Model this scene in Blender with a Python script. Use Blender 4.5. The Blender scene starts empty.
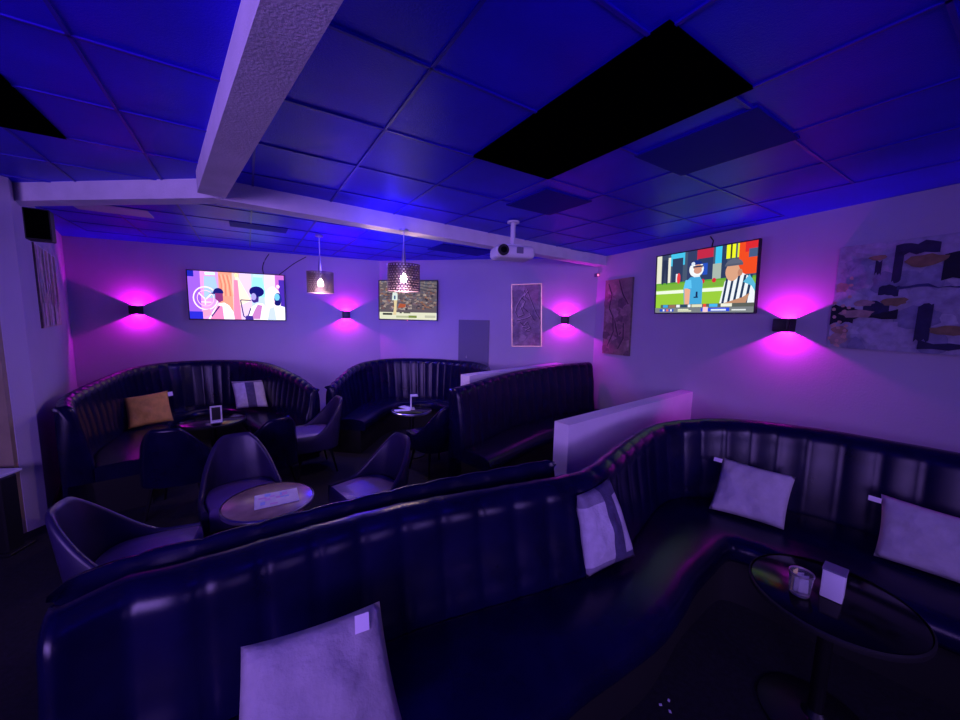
import bpy, bmesh, math, random
from mathutils import Vector, Matrix
random.seed(7)
SC = bpy.context.scene
COL = SC.collection
PI = math.pi

# ------------------------------------------------------------------ materials
def mat(name, col, rough=.5, metal=0., noise=0., nscale=8., bump=0., bscale=60., emit=None, estr=0., spec=.5, trans=0., coat=0.):
    m = bpy.data.materials.new(name); m.use_nodes = True
    nt = m.node_tree; b = nt.nodes['Principled BSDF']
    b.inputs['Base Color'].default_value = (*col, 1)
    b.inputs['Roughness'].default_value = rough
    b.inputs['Metallic'].default_value = metal
    b.inputs['Specular IOR Level'].default_value = spec
    b.inputs['Coat Weight'].default_value = coat
    if trans: b.inputs['Transmission Weight'].default_value = trans
    if emit:
        b.inputs['Emission Color'].default_value = (*emit, 1); b.inputs['Emission Strength'].default_value = estr
    if noise or bump:
        tc = nt.nodes.new('ShaderNodeTexCoord')
    if noise:
        n = nt.nodes.new('ShaderNodeTexNoise'); n.inputs['Scale'].default_value = nscale; n.inputs['Detail'].default_value = 5
        nt.links.new(tc.outputs['Object'], n.inputs['Vector'])
        r = nt.nodes.new('ShaderNodeValToRGB')
        r.color_ramp.elements[0].position = .3; r.color_ramp.elements[1].position = .7
        r.color_ramp.elements[0].color = (*[max(0, c*(1-noise)) for c in col], 1)
        r.color_ramp.elements[1].color = (*[min(1, c*(1+noise)) for c in col], 1)
        nt.links.new(n.outputs['Fac'], r.inputs['Fac']); nt.links.new(r.outputs['Color'], b.inputs['Base Color'])
    if bump:
        n2 = nt.nodes.new('ShaderNodeTexNoise'); n2.inputs['Scale'].default_value = bscale; n2.inputs['Detail'].default_value = 4
        nt.links.new(tc.outputs['Object'], n2.inputs['Vector'])
        bp = nt.nodes.new('ShaderNodeBump'); bp.inputs['Strength'].default_value = bump; bp.inputs['Distance'].default_value = .01
        nt.links.new(n2.outputs['Fac'], bp.inputs['Height']); nt.links.new(bp.outputs['Normal'], b.inputs['Normal'])
    return m

def emis(name, col, s=1.):
    m = bpy.data.materials.new(name); m.use_nodes = True
    nt = m.node_tree; nt.nodes.remove(nt.nodes['Principled BSDF'])
    e = nt.nodes.new('ShaderNodeEmission'); e.inputs['Color'].default_value = (*col, 1); e.inputs['Strength'].default_value = s
    nt.links.new(e.outputs[0], nt.nodes['Material Output'].inputs['Surface'])
    return m

def s2l(r, g, b):
    f = lambda c: (c/255/12.92) if c/255 <= .04045 else ((c/255+.055)/1.055)**2.4
    return (f(r), f(g), f(b))

M = dict(
    wall=mat('wall_paint', (.56, .50, .60), .8, noise=.06, nscale=1.3, bump=.15, bscale=60, spec=.2),
    beam=mat('beam_plaster', (.80, .75, .80), .8, noise=.08, nscale=5, bump=.3, bscale=90, spec=.2),
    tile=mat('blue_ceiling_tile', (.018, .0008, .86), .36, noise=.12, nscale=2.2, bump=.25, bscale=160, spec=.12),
    tbar=mat('ceiling_grid_bar', (.022, .002, .50), .4, spec=.3),
    black=mat('black_void', (.001, .001, .0015), 1., spec=0.),
    blackp=mat('black_plastic', (.006, .006, .008), .55, bump=.1, bscale=200),
    bezel=mat('screen_bezel', (.008, .008, .01), .35),
    floor=mat('dark_carpet', (.006, .005, .010), .95, noise=.7, nscale=40, bump=.6, bscale=300),
    leather=mat('black_leather', (.0035, .0025, .028), .25, noise=.3, nscale=6, bump=.06, bscale=420, spec=.30),
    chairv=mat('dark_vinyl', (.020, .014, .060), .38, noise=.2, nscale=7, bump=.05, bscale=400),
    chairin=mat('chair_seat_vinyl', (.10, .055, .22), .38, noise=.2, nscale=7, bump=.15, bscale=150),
    plinth=mat('sofa_plinth', (.004, .004, .005), .8),
    metal=mat('dark_metal', (.008, .008, .010), .4, .3),
    steel=mat('brushed_steel', (.65, .63, .66), .3, 1.),
    brass=mat('gold_frame', (.75, .55, .30), .35, .8),
    wood=mat('table_laminate', (.34, .24, .18), .22, noise=.35, nscale=9, spec=.6),
    partition=mat('white_partition_paint', (.80, .73, .82), .8, noise=.05, nscale=3, bump=.15, bscale=80, spec=.2),
    gloss=mat('black_gloss_top', (.003, .003, .004), .13, spec=.22),
    white=mat('white_plastic', (.78, .77, .80), .45),
    paper=mat('paper', (.8, .8, .82), .7, noise=.1, nscale=20),
    pillow=mat('white_cotton', (.50, .46, .50), .9, noise=.10, nscale=14, bump=.5, bscale=35),
    pillow_dim=mat('white_cotton_dimmed', (.42, .38, .41), .9, noise=.12, nscale=14, bump=.5, bscale=35),  # same white cotton, darkened in its colour to shade the nearest pillow
    tag=mat('care_label', (.9, .82, .88), .8),
    orange=mat('orange_velvet', (.75, .42, .08), .85, noise=.15, nscale=12, bump=.5, bscale=40),
    plaidw=mat('plaid_white', (.50, .47, .54), .9, noise=.1, nscale=25, bump=.5, bscale=60),
    plaidg=mat('plaid_grey', (.22, .20, .27), .9, noise=.15, nscale=25, bump=.5, bscale=60),
    plaidd=mat('plaid_navy', (.075, .065, .14), .9, noise=.2, nscale=25, bump=.5, bscale=60),
    panel=mat('grey_panel', (.17, .16, .24), .5),
    tan=mat('tan_frame', (.42, .34, .20), .6, noise=.1),
    green=mat('green_door', (.10, .16, .12), .3),
    glass=mat('clear_glass', (.9, .9, .95), .06, trans=.9),
    yellow=mat('yellow_packet', (.75, .70, .25), .6),
    lens=emis('sconce_led', (1., .12, 1.), 40.),
    bulb=emis('warm_bulb', (1., .72, .62), 60.),
    shade=mat('pierced_shade_metal', (.10, .07, .10), .4, .6),
    sconce=mat('bronze_black', (.02, .012, .02), .4, .3),
    led=emis('red_led', (1., .12, .30), 3.),
    scrap=mat('white_scrap', (.8, .78, .85), .7),
    diffuser=mat('lamp_diffuser', (.55, .52, .60), .5),
)

# ------------------------------------------------------------------ mesh helpers
class MB:
    def __init__(s): s.v = []; s.f = []; s.mi = []
    def add(s, vs, fs, mi=0):
        o = len(s.v); s.v += [tuple(v) for v in vs]; s.f += [tuple(i+o for i in f) for f in fs]; s.mi += [mi]*len(fs); return s
    def box(s, x0, y0, z0, x1, y1, z1, mi=0):
        v = [(x0,y0,z0),(x1,y0,z0),(x1,y1,z0),(x0,y1,z0),(x0,y0,z1),(x1,y0,z1),(x1,y1,z1),(x0,y1,z1)]
        return s.add(v, [(0,3,2,1),(4,5,6,7),(0,1,5,4),(1,2,6,5),(2,3,7,6),(3,0,4,7)], mi)
    def rbox(s, x0, y0, z0, x1, y1, z1, r=.01, seg=3, mi=0):
        bm = bmesh.new()
        bmesh.ops.create_cube(bm, size=1)
        for v in bm.verts:
            v.co = Vector(((x0+x1)/2+v.co.x*(x1-x0), (y0+y1)/2+v.co.y*(y1-y0), (z0+z1)/2+v.co.z*(z1-z0)))
        bmesh.ops.bevel(bm, geom=list(bm.edges), offset=r, segments=seg, affect='EDGES', profile=.5)
        bm.verts.index_update()
        s.add([v.co[:] for v in bm.verts], [[v.index for v in f.verts] for f in bm.faces], mi); bm.free(); return s
    def lathe(s, prof, n=32, c=(0,0), mi=0, caps=True):
        vs = []; fs = []
        for r, z in prof:
            for k in range(n):
                a = 2*PI*k/n; vs.append((c[0]+r*math.cos(a), c[1]+r*math.sin(a), z))
        m = len(prof)
        for i in range(m-1):
            for k in range(n):
                fs.append((i*n+k, i*n+(k+1) % n, (i+1)*n+(k+1) % n, (i+1)*n+k))
        if caps:
            fs.append(tuple(reversed(range(n)))); fs.append(tuple((m-1)*n+k for k in range(n)))
        return s.add(vs, fs, mi)
    def tube(s, pts, r, n=8, mi=0):
        P = [Vector(p) for p in pts]; vs = []; fs = []
        for i, p in enumerate(P):
            t = (P[min(i+1, len(P)-1)]-P[max(i-1, 0)]).normalized()
            up = Vector((0,0,1)) if abs(t.z) < .9 else Vector((1,0,0))
            a = t.cross(up).normalized(); b = t.cross(a)
            rr = r[i] if isinstance(r, (list, tuple)) else r
            for k in range(n):
                q = p + a*math.cos(2*PI*k/n)*rr + b*math.sin(2*PI*k/n)*rr; vs.append(q[:])
        for i in range(len(P)-1):
            for k in range(n):
                fs.append((i*n+k, i*n+(k+1) % n, (i+1)*n+(k+1) % n, (i+1)*n+k))
        fs.append(tuple(reversed(range(n)))); fs.append(tuple((len(P)-1)*n+k for k in range(n)))
        return s.add(vs, fs, mi)
    def prism(s, poly, z0, z1, mi=0):
        n = len(poly); vs = [(x,y,z0) for x,y in poly]+[(x,y,z1) for x,y in poly]
        fs = [tuple(reversed(range(n))), tuple(range(n, 2*n))]+[(i,(i+1) % n, n+(i+1) % n, n+i) for i in range(n)]
        return s.add(vs, fs, mi)
    def build(s, name, mats, parent=None, smooth=False, loc=None, rotz=0., angle=40):
        me = bpy.data.meshes.new(name); me.from_pydata(s.v, [], s.f)
        for m in (mats if isinstance(mats, (list, tuple)) else [mats]): me.materials.append(m)
        me.polygons.foreach_set('material_index', s.mi)
        bm = bmesh.new(); bm.from_mesh(me); bmesh.ops.recalc_face_normals(bm, faces=bm.faces); bm.to_mesh(me); bm.free()
        if smooth:
            me.polygons.foreach_set('use_smooth', [True]*len(me.polygons)); me.set_sharp_from_angle(angle=math.radians(angle))
        me.update()
        o = bpy.data.objects.new(name, me); COL.objects.link(o)
        if parent: o.parent = parent
        if loc: o.location = loc
        o.rotation_euler.z = rotz
        return o

def tag(o, label, cat, group=None):
    o['label'] = label; o['category'] = cat
    if group: o['group'] = group
    return o
def thing(name, label, cat, loc=(0,0,0), rotz=0., group=None):
    o = bpy.data.objects.new(name, None); o.empty_display_size = .1; COL.objects.link(o)
    o.location = loc; o.rotation_euler.z = rotz
    return tag(o, label, cat, group)
def struct(o): o['kind'] = 'structure'; return o
def dup(root, loc=None, rotz=None, label=None):
    r = root.copy(); COL.objects.link(r)
    if loc: r.location = loc
    if rotz is not None: r.rotation_euler.z = rotz
    if label: r['label'] = label
    for ch in list(root.children):
        c = ch.copy(); COL.objects.link(c); c.parent = r
        for g in ch.children:
            d = g.copy(); COL.objects.link(d); d.parent = c
    return r

def catmull(P, n):
    # P: list of tuples of equal dims; n samples per span
    P = [tuple(p) for p in P]; out = []
    Q = [tuple(2*a-b for a, b in zip(P[0], P[1]))]+P+[tuple(2*a-b for a, b in zip(P[-1], P[-2]))]
    for i in range(len(P)-1):
        p0, p1, p2, p3 = Q[i:i+4]
        for k in range(n):
            t = k/n
            out.append(tuple(.5*(2*b+(c-a)*t+(2*a-5*b+4*c-d)*t*t+(3*b-a-3*c+d)*t**3) for a, b, c, d in zip(p0, p1, p2, p3)))
    out.append(P[-1]); return out
def resample(P, ds, dims=2):
    L = [0.]
    for a, b in zip(P, P[1:]): L.append(L[-1]+math.dist(a[:dims], b[:dims]))
    n = max(2, int(round(L[-1]/ds))); out = []; j = 0
    for i in range(n+1):
        s = L[-1]*i/n
        while j < len(P)-2 and L[j+1] < s: j += 1
        t = (s-L[j])/max(1e-9, L[j+1]-L[j]); t = min(1, max(0, t))
        out.append(tuple(a+(b-a)*t for a, b in zip(P[j], P[j+1])))
    return out, L[-1]

# ------------------------------------------------------------------ camera
PITCH = math.radians(-6.6); ROLL = math.radians(1.3); H = 1.8; FPX = 365.
f = Vector((0, math.cos(PITCH), math.sin(PITCH))); r = Vector((1, 0, 0)); u = r.cross(f)
r2 = r*math.cos(ROLL)+u*math.sin(ROLL); u2 = -r*math.sin(ROLL)+u*math.cos(ROLL)
cd = bpy.data.cameras.new('camera'); cam = bpy.data.objects.new('camera', cd); COL.objects.link(cam)
mw = Matrix((( r2.x, u2.x, -f.x, 0), (r2.y, u2.y, -f.y, 0), (r2.z, u2.z, -f.z, H), (0, 0, 0, 1)))
cam.matrix_world = mw
cd.sensor_width = 36; cd.lens = 36*FPX/960; cd.clip_start = .02
SC.camera = cam

# ------------------------------------------------------------------ room
C = 2.76
c1 = Vector((-5.675, 5.063)); c2 = Vector((-1.839, 6.691)); c3 = Vector((1.818, 5.847))
q = Vector((-3.62, 2.76)); q2 = Vector((-3.60, 2.89))
rdir = Vector((.3907, -.9205))
r_end = c3 + rdir*9.6
l0 = Vector((-5.6, 2.50)); l1 = Vector((-5.6, -3.0))
def wall(name, a, b, t=.12, z0=0., z1=C+.1, m=None):
    # the room lies to the right of a->b
    d = (b-a).normalized(); n = Vector((-d.y, d.x))
    return struct(MB().prism([a[:], b[:], (b+n*t)[:], (a+n*t)[:]], z0, z1).build(name, m or M['wall']))
wall('wall_left_front', l0, q); wall('wall_left_end', q, q2); wall('wall_left', q2, c1)
wall('wall_back', c1, c2); wall('wall_middle', c2, c3); wall('wall_right', c3, r_end)
rear_r = Vector((r_end.x, -3.0))
wall('wall_rear', rear_r, l1); wall('wall_side', l1, l0)
flr = [l0, q, q2, c1, c2, c3, r_end, rear_r, l1]
struct(MB().prism([(-6.5,-3.3),(6.2,-3.3),(6.2,7.2),(-6.5,7.2)], -.1, 0).build('floor', M['floor']))
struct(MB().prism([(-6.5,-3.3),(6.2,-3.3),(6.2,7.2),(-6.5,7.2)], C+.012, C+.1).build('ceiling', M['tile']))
# black skirting along the visible walls
def skirting(name, a, b):
    d = (b-a).normalized(); n = Vector((d.y, -d.x))
    struct(MB().prism([a[:], b[:], (b+n*.015)[:], (a+n*.015)[:]], 0, .09).build(name, M['plinth']))
skirting('baseboard_left', q2, c1); skirting('baseboard_back', c1, c2); skirting('baseboard_middle', c2, c3); skirting('baseboard_right', c3, r_end)

# ceiling grid: tile module along two perpendicular headings
GA = math.radians(57.5); U = Vector((math.sin(GA), math.cos(GA))); V = Vector((-U.y, U.x))
T = .575; G0 = Vector((.444, 2.66))            # a grid crossing
def gp(i, j): return G0 + U*T*i + V*T*j
def inside(p, poly=[(-5.45,2.62),(-3.65,2.8),(-5.6,5.0),(-1.87,6.62),(1.78,5.8),(5.4,-2.8),(-5.45,-2.8)]):
    k = False; n = len(poly)
    for i in range(n):
        (x0,y0),(x1,y1) = poly[i], poly[(i+1) % n]
        if (y0 > p.y) != (y1 > p.y) and p.x < (x1-x0)*(p.y-y0)/(y1-y0)+x0: k = not k
    return k
bars = MB()
def bar(a, b, w=.007):
    d = (b-a).normalized(); n = Vector((-d.y, d.x))*w
    bars.prism([(a-n)[:], (b-n)[:], (b+n)[:], (a+n)[:]], C+.006, C+.014)
for i in range(-14, 15):
    for j in range(-14, 15):
        for (a, b) in ((gp(i,j), gp(i+1,j)), (gp(i,j), gp(i,j+1))):
            if inside(a) and inside(b): bar(a, b)
struct(bars.build('trim_1', M['tbar']))

def tile(i, j, name, label, m, group=None, i2=None, j2=None, cat='ceiling tile', z=.004):
    i2 = i+1 if i2 is None else i2; j2 = j+1 if j2 is None else j2
    e = .018/T
    P = [gp(i+e,j+e), gp(i2-e,j+e), gp(i2-e,j2-e), gp(i+e,j2-e)]
    c = sum(P, Vector((0,0)))/4
    o = MB().prism([(p-c)[:] for p in P], 0, .014).build(name, m, loc=(c.x, c.y, C-z+.002))
    return tag(o, label, cat, group)

# beams
def beam(name, a, b, w, z0):
    d = (b-a).normalized(); n = Vector((-d.y, d.x))*w
    struct(MB().prism([a[:], b[:], (b+n)[:], (a+n)[:]], z0, C+.012).build(name, M['beam']))
beam('ceiling_beam_cross', Vector((-1.98, 2.80)), Vector((1.90, 5.70)), .17, 2.63)
beam('ceiling_beam_side', Vector((-3.9, 3.02)), Vector((-1.94, 2.80)), .14, 2.634)
beam('ceiling_beam_near', Vector((1.52, -1.10)), Vector((-1.885, 2.78)), .165, 2.626)

# low partitions
def partition(name, a, b, t, z):
    d = (b-a).normalized(); n = Vector((-d.y, d.x))*t
    mb = MB(); mb.prism([a[:], b[:], (b+n)[:], (a+n)[:]], 0, z)
    return struct(mb.build(name, M['partition']))
partition('partition_wall_near', Vector((.695, 2.729)), Vector((2.52, 4.23)), .14, .995)
partition('partition_wall_far', Vector((-.12, 4.35)), Vector((1.35, 5.82)), .16, 1.10)

# door in the near left wall with tan frame
dw = (q-l0).normalized(); dn = Vector((dw.y, -dw.x))
def onleft(s, o=0.): p = q - dw*s + dn*o; return p
rz = math.atan2(dw.y, dw.x)
fr = MB(); fr.box(-.14,-.03,0, -.005,0,2.15).box(-1.02,-.03,0,-.92,0,2.15).box(-1.02,-.03,2.05,-.005,0,2.15)
df = struct(fr.build('door_1', M['tan'], loc=(q.x, q.y, 0), rotz=rz))
dl = MB().box(-.92,-.02,0.01,-.14,-.002,2.05).build('door_leaf', M['green'], parent=df)

# ------------------------------------------------------------------ sofas
def sofa(name, label, pairs, chan=.15, back_t=1., seat_z=.45, groove=.016, group=None):
    P = catmull(pairs, 14)
    P, L = resample(P, chan/8)
    N = len(P)
    ox = sum(p[0] for p in P)/N; oy = sum(p[1] for p in P)/N
    root = thing(name, label, 'sofa', (ox, oy, 0), 0, group)
    st = []; s = 0.
    for i, p in enumerate(P):
        if i: s += math.dist(P[i-1][:2], p[:2])
        B = Vector((p[0]-ox, p[1]-oy)); F = Vector((p[3]-ox, p[4]-oy)); d = F-B; l = d.length
        st.append((B, d/l, l, p[2], s))
    def loft(name, prof, m, grooved=None):
        mb = MB(); vs = []; fs = []
        n = len(prof(st[0]))
        for k, S in enumerate(st):
            B, d, l, zt, s = S
            ph = (s/chan) % 1.; puff = 1-(abs(math.sin(PI*ph)))**.38
            ends = min(s, L-s); rr = max(0., 1-ends/.05); rr = 1-math.sqrt(max(0, 1-rr*rr))
            for q_, (v, z, g) in enumerate(prof(S)):
                w = g*puff*groove
                if grooved: w += rr*.035*(1 if g else .3)
                x = B+d*(v-w*(1 if v > .03 else -.3)); zz = z - (w*.18 if z > zt-.07 else 0)
                vs.append((x.x, x.y, zz))
        for k in range(N-1):
            for q_ in range(n):
                fs.append((k*n+q_, k*n+(q_+1) % n, (k+1)*n+(q_+1) % n, (k+1)*n+q_))
        fs.append(tuple(reversed(range(n)))); fs.append(tuple((N-1)*n+q_ for q_ in range(n)))
        mb.add(vs, fs); return mb.build(name, m, root, smooth=True, angle=70)
    b = back_t
    def pb(S):
        zt = S[3]; sz = seat_z
        return [(0,.05,0),(0,zt-.16,0),(.0,zt-.09,.2),(.012,zt-.045,.6),(.035,zt-.014,1),(.07*b,zt,1),(.11*b,zt-.004,1),(.145*b,zt-.02,1),
                (.17*b,zt-.05,1),(.182*b,zt-.09,1),(.188*b,zt-.13,1),(.20*b,zt-.19,1),(.225*b,zt-.29,1),(.25*b,sz+.12,1),(.27*b,sz+.03,1),(.28*b,sz-.06,.4),(.28*b,.05,0)]
    def ps(S):
        l = S[2]; sz = seat_z; a = .26*b
        return [(a,sz-.14,0),(a,sz-.02,0),(a+.04,sz-.004,0),((a+l)/2,sz+.006,0),(l-.09,sz,0),(l-.045,sz-.010,0),(l-.015,sz-.032,0),(l,sz-.065,0),(l,sz-.11,0),(l-.015,sz-.14,0)]
    def pp(S):
        l = S[2]; return [(.03,0,0),(.03,.31,0),(l-.07,.31,0),(l-.07,0,0)]
    loft('backrest', pb, M['leather'], True); loft('seat', ps, M['leather']); loft('base', pp, M['plinth'])
    return root

front_sil = [(-1.265,.985,.92,-.80,.33),(-1.185,1.137,.92,-.66,.46),(-1.033,1.228,.92,-.52,.57),(-.739,1.439,.92,-.30,.72),(-.37,1.667,.92,-.02,.90),(.123,1.874,.92,.38,1.20),(.40,1.99,.92,.64,1.36),(.58,2.075,.92,.86,1.50),
    (.72,2.19,.93,1.04,1.66),(.893,2.386,.945,1.20,1.82),(1.266,2.77,.97,1.42,2.00),(1.507,2.93,.99,1.53,2.09),(1.769,2.975,1.01,1.60,2.13),(1.984,2.94,1.03,1.66,2.11),
    (2.194,2.87,1.04,1.72,2.06),(2.40,2.77,1.04,1.79,1.97),(2.62,2.62,1.04,1.90,1.83),(2.81,2.42,1.04,2.04,1.69),(3.0,2.20,1.04,2.22,1.50),(3.3,1.75,1.04,2.6,1.05),(3.6,1.2,1.04,2.85,.6)]
front_pairs = []
for x_, y_, z_, u_, v_ in front_sil:
    d_ = (Vector((u_, v_))-Vector((x_, y_))).normalized()*.03; front_pairs.append((x_-d_.x, y_-d_.y, z_, u_, v_))
sofa('banquette_sofa', 'long black leather corner booth sofa in the foreground, wrapping round to the right wall', front_pairs, chan=.19)
nn = Vector((-.46, .888))
sec = [(-1.359,1.10),(-1.234,1.25),(-1.112,1.327),(-.953,1.445),(-.797,1.557),(-.614,1.675),(-.401,1.807),(-.153,1.947),(.134,2.086),(.461,2.246)]
sec = [(x-nn.x*.065, y-nn.y*.065) for x, y in sec]
sec_pairs = [(x, y, .92, x+nn.x*.60, y+nn.y*.60) for x, y in sec]
sofa('banquette_sofa', 'black leather bench sofa back to back with the foreground sofa, facing the brown table', sec_pairs, chan=.19, back_t=.62)
sofa('banquette_sofa', 'curved black booth sofa under the musicians screen, with orange and plaid pillows', [
    (-3.45,2.88,1.0,-2.98,3.28),(-3.80,3.22,1.02,-3.27,3.62),(-4.15,3.85,1.05,-3.55,4.1),(-4.45,4.5,1.07,-3.83,4.5),(-4.48,5.0,1.08,-3.88,4.8),
    (-4.25,5.37,1.08,-3.76,4.98),(-3.8,5.55,1.08,-3.58,5.03),(-3.4,5.5,1.08,-3.4,4.97),(-3.0,5.28,1.07,-3.22,4.80),(-2.63,5.0,1.03,-2.96,4.50),
    (-2.28,4.75,.96,-2.66,4.24),(-2.0,4.5,.88,-2.40,4.02)], chan=.14, back_t=.75, groove=.013)
sofa('banquette_sofa', 'curved black booth sofa under the small screen behind the hanging lamps, no pillows', [
    (-2.0,4.66,.88,-1.46,4.58),(-2.0,5.05,.95,-1.42,4.95),(-1.99,5.5,1.02,-1.38,5.3),(-1.86,5.93,1.06,-1.27,5.55),(-1.45,6.26,1.08,-1.07,5.68),
    (-.75,6.31,1.08,-.77,5.72),(-.1,6.0,1.08,-.54,5.52),(.16,5.5,1.08,-.42,5.28),(.12,5.05,1.08,-.46,4.98)], chan=.145, back_t=.75, groove=.016)
sofa('banquette_sofa', 'straight high-backed black leather bench sofa between the two low white partition walls', [
    (-.32,3.80,1.06,.12,3.36),(.25,4.62,1.10,.74,4.12),(.68,5.05,1.12,1.14,4.5),(1.2,5.45,1.14,1.62,4.92),(1.70,5.75,1.15,1.97,5.24)], chan=.17, back_t=.85, groove=.013)

# ------------------------------------------------------------------ pillows
def pillow(name, label, TL, TR, BR, BL, thick, mats, paint=None, tagpos=None, group=None, tn=.012):
    TL, TR, BR, BL = map(Vector, (TL, TR, BR, BL)); c = (TL+TR+BR+BL)/4
    n = ((TR-TL).cross(TL-BL)); n.normalize()
    n = -n if n.dot(c-Vector((0,0,H))) > 0 else n       # toward the viewer side of the room
    root = thing(name, label, 'pillow', c, 0, group)
    N = 18; mb = MB(); rnd = random.Random(len(label)*7)
    a1, a2, a3 = rnd.uniform(0,6), rnd.uniform(0,6), rnd.uniform(0,6)
    for side in (1, -1):
        vs = []; fs = []; mi = []
        for j in range(N+1):
            for i in range(N+1):
                s, t = i/N, j/N
                # edges pulled in between the corners
                e = .024
                s2 = s + e*(4*t*(1-t))*(.5-s)*2*abs(2*s-1); t2 = t + e*(4*s*(1-s))*(.5-t)*2*abs(2*t-1)
                p = (TL*(1-s2)+TR*s2)*(1-t2)+(BL*(1-s2)+BR*s2)*t2 - c
                w = (max(0, 1-(2*s-1)**2)*max(0, 1-(2*t-1)**2))**.42
                wr = .008*math.sin(9*s+5*t+a1)*math.sin(6*t-4*s+a2)+.006*math.sin(15*s-12*t+a3)*math.sin(4*s+5*t+a1)+.004*math.sin(27*s+16*t+a2)*math.sin(5*t+a3)
                vs.append(p + n*side*(thick*w*.5 + wr*w))
        o = len(mb.v); mb.v += [v[:] for v in vs]
        for j in range(N):
            for i in range(N):
                k = o+j*(N+1)+i
                mb.f.append((k, k+1, k+N+2, k+N+1)); mb.mi.append(paint((i+.5)/N, (j+.5)/N) if paint else 0)
    bm_o = cush = mb.build('cushion', mats, root, smooth=True, angle=80)
    # weld the two halves on the seam
    bm = bmesh.new(); bm.from_mesh(bm_o.data); bmesh.ops.remove_doubles(bm, verts=bm.verts, dist=.0005)
    bmesh.ops.recalc_face_normals(bm, faces=bm.faces); bm.to_mesh(bm_o.data); bm.free()
    if tagpos:
        s, t, dx, dy, w, h = tagpos
        p = (TL*(1-s)+TR*s)*(1-t)+(BL*(1-s)+BR*s)*t - c
        ex = (TR-TL).normalized(); ey = (TL-BL).normalized(); p = p+ex*dx+ey*dy+n*tn
        vs = []
        for k, (a, b) in enumerate(((0,0),(1,0),(1,1),(0,1))):
            vs.append(p+ex*w*a+ey*h*b)
        vs2 = [v+n*.003 for v in vs]
        tb = MB().add([v[:] for v in vs+vs2], [(3,2,1,0),(4,5,6,7),(0,1,5,4),(1,2,6,5),(2,3,7,6),(3,0,4,7)])
        o = tb.build('care_tag', M['tag'], cush); o['label'] = 'small white care tag'
    return root

def plaid(s, t):
    if t < .17 or t > .90: return 1 if (s < .5) else 2
    if .52 < s < .80: return 2
    return 0
def plaid_back(s, t):
    if t < .10: return 1
    if .38 < s < .66: return 2
    return 0
pillow('throw_pillow', 'plain white pillow nearest the camera, leaning on the foreground sofa, tag at upper right',
       (-.70,.99,.80),(-.335,1.18,.80),(-.20,1.02,.44),(-.60,.74,.44), .13, M['pillow_dim'], tagpos=(.78,.03,0,-.055,.045,.05), tn=.036)
pillow('throw_pillow', 'navy, grey and white plaid pillow at the bend of the foreground sofa', (.535,1.86,.865),(.765,2.03,.895),(.90,1.92,.485),(.575,1.745,.475), .12,
       [M['plaidw'], M['plaidg'], M['plaidd']], plaid)
pillow('throw_pillow', 'white pillow lying askew on the right sofa, closer to the low partition wall', (1.86,2.67,.79),(2.13,2.34,.79),(2.0,2.235,.475),(1.67,2.49,.475), .11, M['pillow'],
       tagpos=(.0,.10,-.05,-.01,.055,.03))
pillow('throw_pillow', 'white pillow on the right sofa cut off by the right edge, below the abstract canvas', (2.46,2.12,.79),(2.80,1.70,.77),(2.68,1.58,.475),(2.32,1.99,.475), .11, M['pillow'],
       tagpos=(.0,.14,-.05,-.01,.055,.03))
pillow('throw_pillow', 'orange rectangular pillow on the curved sofa at far left', (-4.13,4.15,.78),(-3.93,4.52,.80),(-3.72,4.33,.47),(-3.93,3.97,.47), .12, M['orange'],
       tagpos=(1.,.10,-.01,-.05,.05,.06))
pillow('throw_pillow', 'navy and white striped plaid pillow on the far left curved sofa', (-3.47,5.02,.84),(-3.13,5.22,.84),(-2.93,4.96,.505),(-3.28,4.82,.505), .11,
       [M['plaidw'], M['plaidg'], M['plaidd']], plaid_back)

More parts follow.
